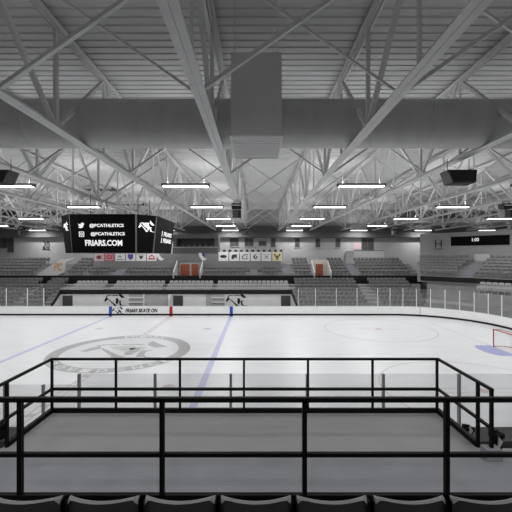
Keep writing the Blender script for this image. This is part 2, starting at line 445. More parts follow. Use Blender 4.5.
# lower tier concrete
lower = thing('lower_grandstand', 'lower concrete seating steps behind the rink boards and penalty box', 'grandstand', (CX, 41, 0))
def gpart(par, b, name, m, lab=None):
    o = b.build(name, m, par); o.location = -par.location
    if lab: o['label'] = lab
    return o
b = MB()
for i in range(4):
    y0 = 40.15+.85*i; b.box(-36, 18.6, y0, 43.7, 1.9+.30*i-(.30 if i else 2), 1.9+.30*i)
gpart(lower, b, 'step', 'conc')
for xa, xb in ((4.5, 18.6), (-36, -22.6)):
    b = MB()
    for i in range(3):
        y0 = 37.6+.85*i; z = .85+.35*i; b.box(xa, xb, y0, 40.15, z-.35 if i else -.06, z)
    gpart(lower, b, 'step', 'conc')
gpart(lower, MB().box(-21.9, 4.3, 39.2, 39.26, 2.62, 2.70), 'hand_rail', 'conc_l')
for i in range(4):
    y = 40.5+.85*i; z = 1.9+.30*i
    if i < 3: row(-21.3, 3.9, y, z, 'seat_light', 'light grey stadium seat in the %s row above the penalty box' % ORD[i], 'light grey seats, %s row above the penalty box' % ORD[i], [(-17.6, -17), (-10.9, -10.6), (-5, -4.7)])
for k in range(7):
    y = 37.95+.85*k; z = .85+.35*k if k < 3 else 1.9+.30*(k-3)
    row(4.9, 18.2, y, z, 'seat_far', 'dark grey stadium seat, %s row of lower block right of the penalty box' % ORD[k], 'lower right block, %s row' % ORD[k], [(12.3+.02*k, 13.4)])
    row(-35.5, -23.0, y, z, 'seat_far', 'dark grey stadium seat, %s row of lower block left of the penalty box' % ORD[k], 'lower left block, %s row' % ORD[k], [(-26.2, -25.4)])
# upper tier
upper = thing('upper_grandstand', 'upper seating tier over a black gap, below the banners', 'grandstand', (CX, 45, 0))
gpart(upper, MB().box(-37, 21, 44.25, 44.35, 2.8, 3.84), 'front_fascia', 'black', 'black front edge under the upper tier')
rec = [(PX(174, 44.6), PX(200.5, 44.6)), (PX(314, 44.6), PX(330.5, 44.6)), (PX(36, 44.6), PX(63, 44.6))]
def upper_ranges(a, c):
    out = []; cur = a
    for p, q in sorted(rec):
        if p > cur and p < c: out.append((cur, p)); cur = q
        elif p <= cur < q: cur = q
    if cur < c: out.append((cur, c))
    return out
b = MB()
for a, c in upper_ranges(-37, 21):
    mid = [(a, c)]
    for j in range(5):
        y0 = 44.36+.85*j
        for p, q in mid:
            if j >= 2:
                segs = []
                if p < -21.6: segs.append((p, min(q, -21.6)))
                if q > 3.3: segs.append((max(p, 3.3), q))
            else: segs = [(p, q)]
            for u, v in segs: b.box(u, v, y0, y0+.85 if j < 4 else 49.4, 3.3, 3.78+.37*j)
gpart(upper, b, 'step', 'conc')
for j in range(5):
    y = 44.75+.85*j; z = 3.78+.37*j
    sk = list(rec)+[(3.2, 4.6), (12.0, 13.3), (-.9, .3), (-18.4, -17.1)]
    sk = [(a-.1, c+.1) for a, c in sk]
    row(4.6, 19.6, y, z, 'seat_up', 'dark grey seat of the %s row, upper tier right of the banners' % ORD[j], 'upper right tier, %s row' % ORD[j], sk)
    row(-36, -21.9, y, z, 'seat_up', 'dark grey seat of the %s row, upper tier left of the banners' % ORD[j], 'upper left tier, %s row' % ORD[j], sk)
    if j < 2:
        row(-21.2, 3.1, y, z, 'seat_up', 'dark grey seat of the %s row just under the hanging banners' % ORD[j], 'seats under the banners, %s row' % ORD[j], sk)
# parapet behind the mid rows with banners
DP = 46.5
for a, c in upper_ranges(-21.6, 3.3):
    gpart(upper, MB().box(a, c, DP, DP+.15, 3.6, 6.62), 'parapet', 'wall_m')
gpart(upper, MB().box(-21.6, 3.3, DP+.15, 53.9, 5.86, 6.01), 'deck_floor', 'conc')
gpart(upper, MB().box(*rec[0], DP, DP+.15, PZ(261.5, DP), 6.62), 'parapet', 'wall_m')
# stair flights in the aisles
def stairs(x0, x1, y0, z0, n, dz, dy, m='conc_l'):
    b = MB(); z0 -= .32; dz *= 1.2
    for i in range(n): b.box(x0, x1, y0+dy*i, y0+dy*n, z0+dz*i, z0+dz*(i+1))
    gpart(upper, b, 'aisle_steps', m)
M['aisle'] = mat('aisle_grey', (.24, .24, .27), .8, noise=.05)
stairs(3.5, 4.4, 44.36, 4.11, 10, .125, .42, 'aisle'); stairs(12.1, 13.2, 44.36, 4.11, 10, .125, .42, 'aisle')
stairs(-.75, .15, 44.36, 4.11, 5, .12, .42, 'aisle'); stairs(-18.3, -17.2, 44.36, 4.11, 5, .12, .42, 'aisle')
# tunnels with wooden doors
def tunnel(r, ds, n, mat_side, doorspec, back_x=None):
    x0, x1 = r
    yb = 46.45
    zt = PZ(260.6, 45.6)
    gpart(upper, MB().box(x0, x1, yb+.2, yb+.3, 3.4, zt+.1), 'tunnel_wall', mat_side)
    gpart(upper, MB().box(x0, x1, 44.3, yb+.2, 3.3, 3.42), 'tunnel_floor', 'conc')
    for X in (x0, x1):
        s = .07
        gpart(upper, MB().hexa([(X-s,44.2,3.5),(X+s,44.2,3.5),(X+s,yb,3.5),(X-s,yb,3.5),(X-s,44.2,4.25),(X+s,44.2,4.25),(X+s,yb,zt),(X-s,yb,zt)]), 'tunnel_side', 'wall_l', 'pale side wall of the tunnel')
    for a, c in doorspec:
        d = thing('door_%d' % n[0], 'x', 'door'); d['kind'] = 'structure'
        del d['label']; del d['category']
        D_ = yb+.12; X0, X1 = PX(a, D_), PX(c, D_)
        d.location = ((X0+X1)/2, D_, 3.42); hw = (X1-X0)/2; ht = PZ(264, D_)-3.42
        lf = MB().box(-hw, hw, 0, .06, 0, ht).build('door_leaf', 'wood', d)
        bb = MB(); bb.box(-hw-.06, -hw, -.02, .06, 0, ht+.06); bb.box(hw, hw+.06, -.02, .06, 0, ht+.06); bb.box(-hw, hw, -.02, .06, ht, ht+.06)
        bb.build('door_frame', 'wall_l', d)
        MB().tube((hw*.7, -.05, 1.0), (hw*.7, -.0, 1.0), .03).build('door_handle', 'pwhite', lf)
        n[0] += 1
nn = [1]
tunnel(rec[0], 44, nn, 'wall', [(180.4, 189.8), (191.4, 198.6)])
tunnel(rec[1], 44, nn, 'cream', [(315.8, 323)])
# left tunnel with slanting pale wall and gold crest
x0, x1 = rec[2]
ya, yb = 44.2, 48.6
gpart(upper, MB().box(x0, x1, 44.3, 49.3, 3.3, 3.62), 'tunnel_floor', 'conc')
D_ = 45.2
poly = [(37,277),(37,274.5),(60,259.5),(76,257.5),(66,262),(64,272),(54,277)]
q = [(PX(a, D_), PZ(c, D_)) for a, c in poly]; n_ = len(q)
gpart(upper, MB().add([(a, D_, c) for a, c in q]+[(a, D_+.2, c) for a, c in q], [tuple(range(n_))[::-1], tuple(range(n_, 2*n_))]+[(i,(i+1)%n_,n_+(i+1)%n_,n_+i) for i in range(n_)]), 'tunnel_side', 'wall_l', 'pale slanting side wall of the left tunnel')
crest = text_obj('wall_crest', 'PC', 1.15, 1.05, 'gold', .02, shear=.2, offset=.03)
place(crest, upper, (PX(58.3, D_)-upper.location.x, D_-.005-upper.location.y, PZ(266.8, D_))); plabel(crest, 'gold lettered crest on the pale slanting wall')

# balcony box at right
bal = thing('balcony_box', 'pale grey balcony box on the upper wall right of the windows', 'balcony', (PX(369, 49.3), 49.3, 5.3))
hw = PX(384, 49.3)-PX(369, 49.3)
MB().box(-hw, hw, 0, .12, 0, PZ(251, 49.3)-5.3).build('front_panel', 'wall_l', bal)
MB().box(-hw, -hw+.1, .12, 4.6, 0, PZ(251, 49.3)-5.3).build('side_panel', 'wall_l', bal)
MB().box(hw-.1, hw, .12, 4.6, 0, PZ(251, 49.3)-5.3).build('side_panel', 'wall_l', bal)
MB().box(-hw, hw, -.02, .14, PZ(251, 49.3)-5.3, PZ(250.4, 49.3)-5.3).build('hand_rail', 'frame_g', bal)
# rear mass under the walls, right upper landing
gpart(upper, MB().box(3.3, 21, 49.4, 53.9, 3.6, 5.2), 'rear_landing', 'conc')
gpart(upper, MB().box(-37, -21.6, 49.4, 53.9, 3.6, 5.2), 'rear_landing', 'conc')

# windows in far wall
WD = 54
def window(n, x0, x1, y0, y1, m='dkdoor', frame=True):
    o = thing('window_%d' % n, 'x', 'w', ((PX(x0,WD)+PX(x1,WD))/2, WD-.01, PZ(y1, WD)))
    del o['label']; del o['category']; struct(o)
    hw = (PX(x1,WD)-PX(x0,WD))/2; ht = PZ(y0,WD)-PZ(y1,WD)
    MB().box(-hw, hw, -.03, 0, 0, ht).build('window_pane', m, o)
    b = MB(); s = .08
    b.box(-hw-s, -hw, -.06, 0, -s, ht+s); b.box(hw, hw+s, -.06, 0, -s, ht+s); b.box(-hw, hw, -.06, 0, -s, 0); b.box(-hw, hw, -.06, 0, ht, ht+s)
    if hw > .6: b.box(-.03, .03, -.06, -.03, 0, ht)
    b.build('window_frame', 'wall_m', o)
    MB().box(-hw-.15, hw+.15, -.14, 0, -s-.06, -s).build('window_sill', 'wall', o)
for i, (a, c, y0, y1) in enumerate([(230.3, 238.3, 238.5, 246), (245, 253, 238.5, 246), (259, 266, 241.5, 245.5), (271.3, 275.2, 238.5, 246.8),
        (295.3, 299.3, 238.8, 247), (315.8, 319.7, 238.8, 247), (336, 340, 238.8, 247), (361.8, 367.3, 238.5, 250), (368, 373.3, 238.5, 250),
        (-4, 7, 238.5, 248), (7.6, 13.8, 238.5, 252)]):
    window(i+1, a, c, y0, y1)
# coloured poster by the balcony
pz = 53.95
tag(MB().box(PX(353.5, pz), PX(361, pz), pz-.03, pz, PZ(249.5, pz), PZ(243, pz)).build('wall_poster', 'bn_pink'), 'faint pinkish poster on the far wall beside the balcony opening', 'poster')
# H sign and 20 sign
sg = thing('section_sign', 'dark numbered section sign on the far wall at left', 'sign', (PX(46, 53.9), 53.95, PZ(244.8, 53.9)))
t = text_obj('sign_lettering', '20', 1.05, 1.15, 'bn_black', .03, offset=.0); place(t, sg, (0, -.02, 0))
MB().box(-.62, .62, -.02, .03, -.78, -.66).build('sign_bar', 'bn_black', sg)

# ------------------------------------------------------------------ press box
pr = thing('press_box', 'dark open press box above the brown double doors', 'press box', (PX(195, 48.6), 48.6, 6.01))
D = 48.6; zb = 6.01; XL, XR = PX(172.5, D)-PX(195, D), PX(218, D)-PX(195, D)
MB().box(XL, XR, 0, .12, 0, PZ(247.5, D)-zb).build('front_panel', 'wall_d', pr)
MB().box(XL, XR, -.03, .0, PZ(255.2, D)-zb, PZ(254, D)-zb).build('front_stripe', 'black', pr)
MB().box(XL, XR, -.15, 2.6, PZ(238.5, D)-zb, PZ(234.5, D)-zb).build('roof_slab', 'wall_d', pr)
MB().box(XL, XR, 2.5, 2.6, 0, PZ(238.5, D)-zb).build('back_panel', 'wall_m', pr)
for a in (XL, XR-.5): MB().box(a, a+.5, .12, 2.5, 0, PZ(238.5, D)-zb).build('side_panel', 'wall_d', pr)
MB().box(XL, XR, -.02, .3, PZ(247.5, D)-zb, PZ(246.9, D)-zb).build('counter', 'wall', pr)

def stool(name, x, y, z, label, group, sc=1, m='bn_black'):
    o = thing(name, label, 'stool', (x, y, z), group)
    MB().box(-.2, .2, -.2, .2, .72, .78).build('seat', m, o)
    b = MB(); b.hexa([(-.2,-.22,.80),(.2,-.22,.80),(.2,-.18,.80),(-.2,-.18,.80),(-.17,-.26,1.16),(.17,-.26,1.16),(.17,-.22,1.16),(-.17,-.22,1.16)]).build('backrest', m, o)
    for sx in (-.17, .17):
        for sy in (-.17, .17): MB().bar((sx, sy, 0), (sx*.9, sy*.9, .72), .03).build('leg', m, o)
    return o
s0 = None
zst = PZ(249.7, 47.6)-1.16
for i in range(11):
    X = PX(224.5+5.65*i, 47.6)
    if s0 is None: s0 = stool('bar_stool', X, 47.6, 6.01, 'dark bar stool behind the parapet over the right banner row', 'bar stools over the right banner row')
    else: c = copy_tree(s0); c.location.x = X
s1 = None
for i in range(6):
    X = PX(180.5+5.7*i, 49.9)
    if s1 is None:
        s1 = copy_tree(s0); s1['label'] = 'dark stool inside the press box behind its front counter'; s1['group'] = 'stools in the press box'; s1.location = (X, 49.8, 6.85)
    else: c = copy_tree(s1); c.location.x = X
MB().box(XL+.5, XR-.5, .12, 2.5, .0, .84).build('floor_platform', 'wall_d', pr)

# ------------------------------------------------------------------ banners
def banner(x, wpx, y0, y1, bg, label, group, marks):
    D = DP-.03
    X0, X1 = PX(x-wpx/2, D), PX(x+wpx/2, D); z0, z1 = PZ(y1, D), PZ(y0, D)
    o = thing('banner', label, 'banner', ((X0+X1)/2, D, z0), group)
    hw = (X1-X0)/2; ht = z1-z0
    MB().box(-hw, hw, 0, .025, 0, ht).build('banner_cloth', bg, o)
    for m, polys in marks:
        b = MB()
        for p in polys: b.prism([(u*hw, (v*.5)*ht) for u, v in p], 0, .01)
        e = b.build('banner_emblem', m, o); place(e, o, (0, -.002, ht/2))
    return o
def ell(rx, ry, cx=0, cy=0, n=14): return [(cx+rx*math.cos(2*math.pi*k/n), cy+ry*math.sin(2*math.pi*k/n)) for k in range(n)]
def rc(a, c, d, e): return [(a, d), (c, d), (c, e), (a, e)]
crest1 = [[(-.7,.5),(-.2,.2),(0,.7),(.25,.25),(.75,.5),(.4,0),(.75,-.4),(.2,-.35),(0,-.75),(-.2,-.35),(-.7,-.4),(-.4,0)]]
left = [
 ('bn_pink', 'leftmost banner, pale with a dark maroon crest', [('bn_maroon', crest1)]),
 ('bn_red', 'red square banner with a pale inner frame and tick', [('bn_pink', [rc(-.8,-.65,-.75,.75), rc(.65,.8,-.75,.75), rc(-.65,.65,.6,.75), rc(-.65,.65,-.75,-.6), [(-.3,.1),(-.1,-.3),(.35,.4),(.25,.45),(-.08,-.05),(-.2,.2)]])]),
 ('bn_w', 'white banner with a small grey bird emblem and text line', [('bn_grey', [[(-.5,-.1),(-.1,.5),(.2,.3),(.5,-.2),(0,0)], rc(-.7,.7,-.7,-.5)])]),
 ('bn_w', 'white banner with a purple shield', [('bn_purple', [[(-.55,.75),(.55,.75),(.55,-.1),(.3,-.5),(0,-.75),(-.3,-.5),(-.55,-.1)]]), ('bn_w', [])]),
 ('bn_w', 'white banner with a dark downward triangle', [('bn_black', [[(-.5,.3),(.5,.3),(.15,-.5),(-.15,-.5)]]), ('bn_grey', [rc(-.7,.7,.45,.65)])]),
 ('bn_w', 'white banner with red arched lettering', [('bn_red', [rc(-.7,.7,-.6,-.25), [(-.6,-.1),(-.4,.4),(0,.6),(.4,.4),(.6,-.1),(.35,-.1),(.2,.2),(0,.3),(-.2,.2),(-.35,-.1)]])]),
]
for i, (bg, lab, mk) in enumerate(left):
    mk = [(a, p) for a, p in mk if p]
    banner(98.9+10.55*i, 9.6, 253.2, 261, bg, lab+', below the video board', 'championship banners below the video board', mk)
right = [
 ('bn_w', 'white banner with a flat black oval logo', [('bn_black', [ell(.7,.35)]), ('bn_w', [ell(.35,.1)])]),
 ('bn_w', 'white banner with a black animal head logo', [('bn_black', [[(-.6,-.5),(-.5,.2),(-.1,.5),(.3,.4),(.6,.6),(.5,0),(.6,-.4),(.1,-.2),(-.1,-.6)]])]),
 ('bn_w', 'white banner with a black open bracket outline logo', [('bn_black', [[(-.7,-.4),(-.4,.3),(0,.5),(.6,.45),(.6,.3),(0,.3),(-.3,.1),(-.5,-.45)], rc(-.5,.6,-.6,-.45), rc(.3,.45,-.3,.2)])]),
 ('bn_w', 'white banner with a black curved claw logo', [('bn_black', [[(.3,.6),(-.2,.4),(-.5,0),(-.4,-.4),(0,-.65),(.2,-.55),(-.1,-.3),(-.15,0),(0,.3)], [(.1,.1),(.4,.1),(.3,-.5),(.15,-.5)]])]),
 ('bn_w', 'white banner with faint grey lettering', [('bn_grey', [rc(-.7,.7,.3,.42), rc(-.3,.3,-.2,.1), rc(-.5,.5,-.5,-.4)])]),
 ('bn_yel', 'yellow banner with a dark horned head, rightmost of its row', [('bn_olive', [[(-.7,.6),(-.4,.6),(-.3,.2),(.3,.2),(.4,.6),(.7,.6),(.6,.1),(.3,-.1),(.15,-.75),(-.15,-.75),(-.3,-.1),(-.6,.1)]])]),
]
for i, (bg, lab, mk) in enumerate(right):
    banner(223.4+10.75*i, 9.8, 251.9, 261, bg, lab, 'championship banners right of the press box', mk)
def walllogo(x, label, m2, name='wall_logo'):
    o = thing(name, label, 'wall logo', (PX(x, DP), DP-.012, PZ(256.5, DP)))
    e = MB().prism([(-.85,.45),(-.5,.5),(-.35,.1),(0,-.25),(.3,-.3),(-.1,-.55),(-.45,-.45),(-.75,0)], 0, .012).build('swoosh', 'bn_w', o); place(e, o, (0,0,0))
    e = MB().prism([(-.45,.5),(-.05,.45),(0,.0),(-.3,.05)], 0, .012).build('accent', m2, o); place(e, o, (0,0,0))
    t = text_obj('logo_lettering', 'HOCKEY', .95, .16, 'bn_w', .012, offset=0); t.name = 'logo_bar'
    b = MB().prism([(.2,-.32),(1.3,-.16),(1.3,-.02),(.2,-.14)], 0, .012).build('underline', 'bn_grey', o); place(b, o, (0,0,0)); bpy.data.objects.remove(t)
walllogo(205, 'white and blue swoosh logo on grey parapet left of the oval banner', 'bn_navy')
walllogo(162.5, 'white swoosh logo on grey parapet, partly under the video board', 'bn_grey')

# ------------------------------------------------------------------ right-hand corner block
A = math.radians(50); U = Vector((math.cos(A), -math.sin(A), 0)); V = Vector((math.sin(A), math.cos(A), 0)); P0 = Vector((20.1, 40.2, 0))
cs = thing('corner_grandstand', 'angled seating block at the right corner behind the rink end', 'grandstand', tuple(P0))
def cbox(t0, t1, v0, v1, z0, z1):
    q = [P0+U*a+V*c+Vector((0,0,z)) for z in (z0, z1) for a, c in ((t0,v0),(t1,v0),(t1,v1),(t0,v1))]
    return MB().hexa(q)
T1 = 22
def t_at(v, k):
    return (k*(P0.y+V.y*v)-P0.x-V.x*v)/(U.x-k*U.y)
TS = [t_at(.45+.85*j, (422-256)/350) for j in range(6)]
b = MB()
for j in range(6):
    q = cbox(TS[j]-.35, T1, .02+.85*j, .85*(j+1) if j < 5 else 6.5, 3.3, 3.98+.32*j); b.add(q.v, q.f)
gpart(cs, b, 'step', 'conc')
gpart(cs, cbox(-1.2, T1, -.08, .0, 3.45, 3.98), 'front_fascia', 'black', 'black front edge under the angled seats')
gpart(cs, cbox(-.6, T1, .3, .5, -.06, 3.3), 'base_wall', 'conc')
gpart(cs, cbox(-1, T1, -2.6, .3, 1.2, 1.35), 'lower_landing', 'conc')
gpart(cs, cbox(-1, T1, -2.7, -2.6, -.06, 1.35), 'lower_wall', 'conc')
gpart(cs, cbox(5.2, T1, -2.4, .2, 1.36, 2.55), 'lower_step', 'conc'); gpart(cs, cbox(5.2, T1, -1.5, .2, 2.55, 2.85), 'lower_step', 'conc')
# aisle with pale landing block
def csteps(t0, t1):
    b = MB()
    for i in range(12):
        q = cbox(t0, t1, .1+.42*i, 5.2, 3.99+.14*i, 3.99+.14*(i+1)); b.add(q.v, q.f)
    gpart(cs, b, 'aisle_steps', 'aisle')
csteps(2.9, 4.1)
gpart(cs, cbox(2.7, 4.3, 5.3, 5.8, 5.57, 6.55), 'pale_block', 'wall_l', 'pale block at the top of the aisle')
for j in range(6):
    tt = TS[j]
    k = 0
    while tt < 14:
        if not (2.6 < tt < 4.4):
            p = P0+U*tt+V*(.45+.85*j)
            seats.append((p.x, p.y, 3.98+.32*j, -A, 'seat_end', ('grey seat, %s row of the angled corner block, left of its aisle' if tt < 3 else 'grey seat, %s row of the angled corner block, right of its aisle') % ORD[j], 'corner block, %s row %s of aisle' % (ORD[j], 'left' if tt < 3 else 'right')))
        tt += PITCH
for k, (v, z) in enumerate(((-1.9, 2.55), (-.9, 2.85))):
    tt = 5.5
    while tt < 13:
        p = P0+U*tt+V*v; seats.append((p.x, p.y, z, -A, 'seat_light', 'pale grey seat, %s row of the low block below the angled corner stand' % ORD[k], 'low corner block, %s row' % ORD[k])); tt += PITCH
wr = struct(cbox(-4.3, T1, 6.6, 6.8, -.06, 9.3).build('wall_corner', 'wall'))
# ledge top of seat wall
lb = thing('led_scoreboard', 'long dark led scoreboard strip on the right corner wall', 'scoreboard', tuple(P0+U*2.7+V*6.5+Vector((0,0,7.6))))
o = cbox(-.35, 5.9, 6.5, 6.59, 7.6, 8.75).build('led_panel', 'screen', lb); o.location = -lb.location
t = text_obj('led_digits', '1:00', .75, .42, 'glow', .01, offset=.01); place(t, lb, tuple(P0+U*2.45+V*6.49+Vector((0,0,8.3))-lb.location), U, (0,0,1))
pp = P0-U*1.9+V*6.58
hs = thing('letter_sign', 'dark letter sign on the wall left of the led strip', 'sign', (pp.x, pp.y, 7.9))
t = text_obj('sign_lettering', 'H', .85, .95, 'bn_black', .02, offset=0); place(t, hs, (0, 0, 0), U, (0,0,1))
e = MB().prism([(-.6,-.72),(.6,-.72),(.6,-.62),(-.6,-.62)], 0, .02).build('sign_bar', 'bn_black', hs); place(e, hs, (0,0,0), U, (0,0,1))

# ------------------------------------------------------------------ emit seats
def vis(s):
    x, y, z = s[:3]; px = 256+x*F/y; py = 256-(z+.6-H)*F/y
    if not (-4 < px < 516): return False
    return True
def score(s): return -math.hypot(s[0]*.3, s[1])
inview = sorted([s for s in seats if vis(s)], key=score, reverse=True)
solo = inview[:300]; solo_ids = set(id(s) for s in solo)
for s in solo:
    p = seat_proto(s[4]); c = bpy.data.objects.new('stadium_seat', p.data); COL.objects.link(c)
    c.location = s[:3]; c.rotation_euler = (0, 0, s[3]); tag(c, s[5], 'seat', s[6])
rest = [s for s in seats if id(s) not in solo_ids]
b = MB(); mats = []; slot = {}
for s in rest:
    n0 = len(b.f)
    seat_mesh(b, Matrix.Translation(s[:3]) @ Matrix.Rotation(s[3], 4, 'Z'))
    slot.setdefault(s[4], len(slot)); mats += [slot[s[4]]]*(len(b.f)-n0)
me_o = b.build('stadium_seat_rows', list(slot)[0])
for m in list(slot)[1:]: me_o.data.materials.append(M[m])
for p, k in zip(me_o.data.polygons, mats): p.material_index = k
tag(me_o, 'remaining rows of small grey seats filling the upper tiers of the far stands', 'seats', None, 'stuff')

# ------------------------------------------------------------------ centre-hung video board
vb = thing('video_board', 'black centre hung video board with white lettering', 'scoreboard', (-8.95, 23.3, 6.49))
def octo(z, ins):
    a = 1.93; h = 2.93-ins; q = a-ins*.3
    return [(-q,-h,z),(q,-h,z),(h,-q,z),(h,q+.55,z),(q,h+.55,z),(-q,h+.55,z),(-h,q+.55,z),(-h,-q,z)]
ht = 8.75-6.49
bot, top = octo(0, .24), octo(ht, 0)
MB().add(bot+top, [tuple(range(8)), tuple(range(8,16))]+[(i,(i+1)%8,8+(i+1)%8,8+i) for i in range(8)]).build('cabinet', 'frame_g', vb)
def panelq(i, mg, m='screen'):
    a, c, d, e = [Vector(p) for p in (bot[i], bot[(i+1)%8], top[(i+1)%8], top[i])]
    n = (c-a).cross(e-a).normalized(); r = (c-a).normalized(); r2 = (d-e).normalized()
    u = (e-a).normalized()
    q = [a+r*mg, c-r*mg, d-r2*mg, e+r2*mg]
    o = MB().hexa([p-n*.005 for p in q]+[p+n*.03 for p in q]).build('display', m, vb)
    ctr = (a+c+d+e)/4+n*.031
    return ctr, (r+r2).normalized(), (d+e-a-c).normalized(), o
fr = [panelq(i, .02 if i % 2 == 0 else .10) for i in range(8)]
def vtext(face, s, w_, h_, u, v, sh=0, off=.03):
    c, r, up, _ = face
    t = text_obj('display_lettering', s, w_, h_, 'glow', .006, shear=sh, offset=off); place(t, vb, c+r*u+up*v, r, up); return t
k = 20.6/350
def fx(x): return (x-104.6)*k
def fy(y): return (233.5-y)*k
vtext(fr[0], '@PCATHLETICS', 34*k, 4.2*k, fx(108.6), fy(225.7)); vtext(fr[0], '@PCATHLETICS', 34*k, 4.2*k, fx(109.4), fy(234))
vtext(fr[0], 'FRIARS.COM', 37*k, 6*k, fx(105), fy(242.7), off=.03)
bird = [(-.5,-.3),(-.2,-.15),(-.5,.1),(-.35,.1),(-.55,.35),(-.1,.15),(0,.4),(.25,.5),(.5,.35),(.4,.1),(.25,-.25),(-.05,-.42)]
c, r, up, _ = fr[0]
e = MB().prism([(x*.36, y*.36) for x, y in bird], 0, .006).build('bird_icon', 'glow', vb); place(e, vb, c+r*fx(83.4)+up*fy(225.6), r, up)
b = MB(); hw = .15
b.box(-hw, hw, hw-.035, hw, 0, .006); b.box(-hw, hw, -hw, -hw+.035, 0, .006); b.box(-hw, -hw+.035, -hw+.035, hw-.035, 0, .006); b.box(hw-.035, hw, -hw+.035, hw-.035, 0, .006); b.ring(0, 0, .045, .08, 0, .006, 16)
e = b.build('camera_icon', 'glow', vb); place(e, vb, c+r*fx(83.4)+up*fy(234), r, up)
for i, sc_ in ((1, 1.0), (7, .8)):
    c, r, up, _ = fr[i]; e = emblem('skater_emblem', sc_, 'glow', .006, SOLID); place(e, vb, c+up*.42, r, up)
for i in (2,):
    for v in (.14, -.29):
        vtext(fr[i], 'I', .16, .34, -.85, v, .1); vtext(fr[i], 'FRIARS', 2.1, .30, .6, v, .1, .02)
b = MB()
for sx in (-1.5, 1.5):
    for sy in (-1.2, 1.2): b.tube((sx, sy, ht), (sx*1.0, sy, 10.2-6.49), .02, 6)
b.build('hanging_cable', 'frame_g', vb)

# ------------------------------------------------------------------ roof trusses
ZB, ZT = 10.16, 13.3
tr0 = None
TP = 4.75
names = {-2: 'between the video board and the left edge', }
def make_truss():
    o = thing('roof_truss', 'x', 'roof truss', (0, 0, ZB))
    h = ZT-ZB
    b = MB(); y0, y1 = -9.5, 53.0
    for s in (-1, 1):
        b.box(*sorted((s*.004, s*.165)), y0, y1, 0, .03); b.box(*sorted((s*.004, s*.045)), y0, y1, .03, .16)
    b.build('bottom_chord', 'steel', o)
    b = MB()
    for s in (-1, 1):
        b.box(*sorted((s*.02, s*.17)), y0, 53.9, h, h+.03); b.box(*sorted((s*.02, s*.045)), y0, 53.9, h-.14, h)
    b.build('top_chord', 'steel', o)
    yb = 10.66-6.7*3
    k = 0
    while yb < 52:
        if yb > -9.4:
            MB().bar((0, yb, .03), (0, yb, h), .10, .14).build('vertical_web', 'steel', o)
        for s in (-1, 1):
            ye = yb+s*3.35
            if -9.4 < ye < 53 and yb > -9.4: MB().bar((0, yb+s*.05, .08), (0, ye-s*.08, h-.04), .13, .11).build('diagonal_web', 'steel', o)
        ye = yb+3.35
        if -9.4 < ye < 53:
            MB().bar((0, ye, .03), (0, ye, h), .07, .09).build('vertical_web', 'steel', o)
            MB().hexa([(-.015,ye-.15,h-.5),(.015,ye-.15,h-.5),(.015,ye+.15,h-.5),(-.015,ye+.15,h-.5),(-.015,ye-.6,h-.01),(.015,ye-.6,h-.01),(.015,ye+.6,h-.01),(-.015,ye+.6,h-.01)]).build('gusset_plate', 'steel', o)
        yb += 6.7
    return o
tr0 = make_truss()
def ordn(n): return ['nearest', 'second', 'third', 'fourth', 'fifth', 'sixth', 'seventh', 'eighth', 'ninth', 'tenth'][n]
for k in range(-9, 10):
    o = tr0 if k == -9 else copy_tree(tr0)
    o.location.x = -1.34+TP*k
    if k == 0: l = 'pale steel roof truss just left of the hanging duct box'
    elif k == 1: l = 'pale steel roof truss just right of the hanging duct box'
    elif k > 0: l = 'pale steel roof truss, %s to the right of the hanging duct box' % ordn(k-1)
    else: l = 'pale steel roof truss, %s to the left of the duct box' % ordn(-k)
    o['label'] = l; o['group'] = 'roof trusses'
fl = ['before the round duct', 'just beyond the round duct', 'third from the camera', 'fourth from the camera', 'fifth from the camera', 'nearest the far wall']
for i in range(6):
    Y = 8.1+8.3*i
    if i == 1: Y = 16.4
    o = thing('sway_bracing', 'row of crossed steel braces between the trusses, %s' % fl[i], 'roof bracing', (0, Y, ZB), 'sway bracing rows')
    for k in range(-9, 9):
        xa = -1.34+TP*k; xb = xa+TP; h = ZT-ZB
        MB().bar((xa+.17, 0, .05), (xb-.17, 0, h), .11, .09).build('brace', 'steel', o)
        MB().bar((xa+.17, .12, h), (xb-.17, .12, .05), .055, .055).build('brace', 'steel', o)

def louver(x0, x1, y0, y1, lab):
    D = 53.98; o = thing('louver_band', lab, 'louver', (PX((x0+x1)/2, D), D, PZ(y1, D)))
    hw = (PX(x1, D)-PX(x0, D))/2; h = PZ(y0, D)-PZ(y1, D)
    MB().box(-hw, hw, -.03, 0, 0, h).build('louver_panel', 'dkdoor', o)
    b = MB()
    for i in range(1, 5): b.box(-hw, hw, -.07, -.03, h*i/5-.02, h*i/5+.02)
    b.build('slat', 'wall_m', o)
louver(398, 520, 211.5, 218, 'dark louver band high on the far wall behind the trusses at right')
louver(-8, 60, 211.5, 218, 'dark louver band high on the far wall behind the trusses at left')
def vent(x, y, lab):
    o = thing('roof_vent', lab, 'vent', (x, y, 13.3)); b = MB()
    for i in range(3): MB().box(-1.45+1.05*i, -.65+1.05*i, -.9, .9, -.1, .1).build('vent_slot', 'dkdoor', o)
    MB().box(-1.6, 1.6, -1.05, -.95, -.14, .1).build('vent_frame', 'steel', o)
vent(-16.3, 36.5, 'three dark roof vent slots above and left of the video board'); vent(-16.5, 47.0, 'three dark roof vent slots far back above the video board')
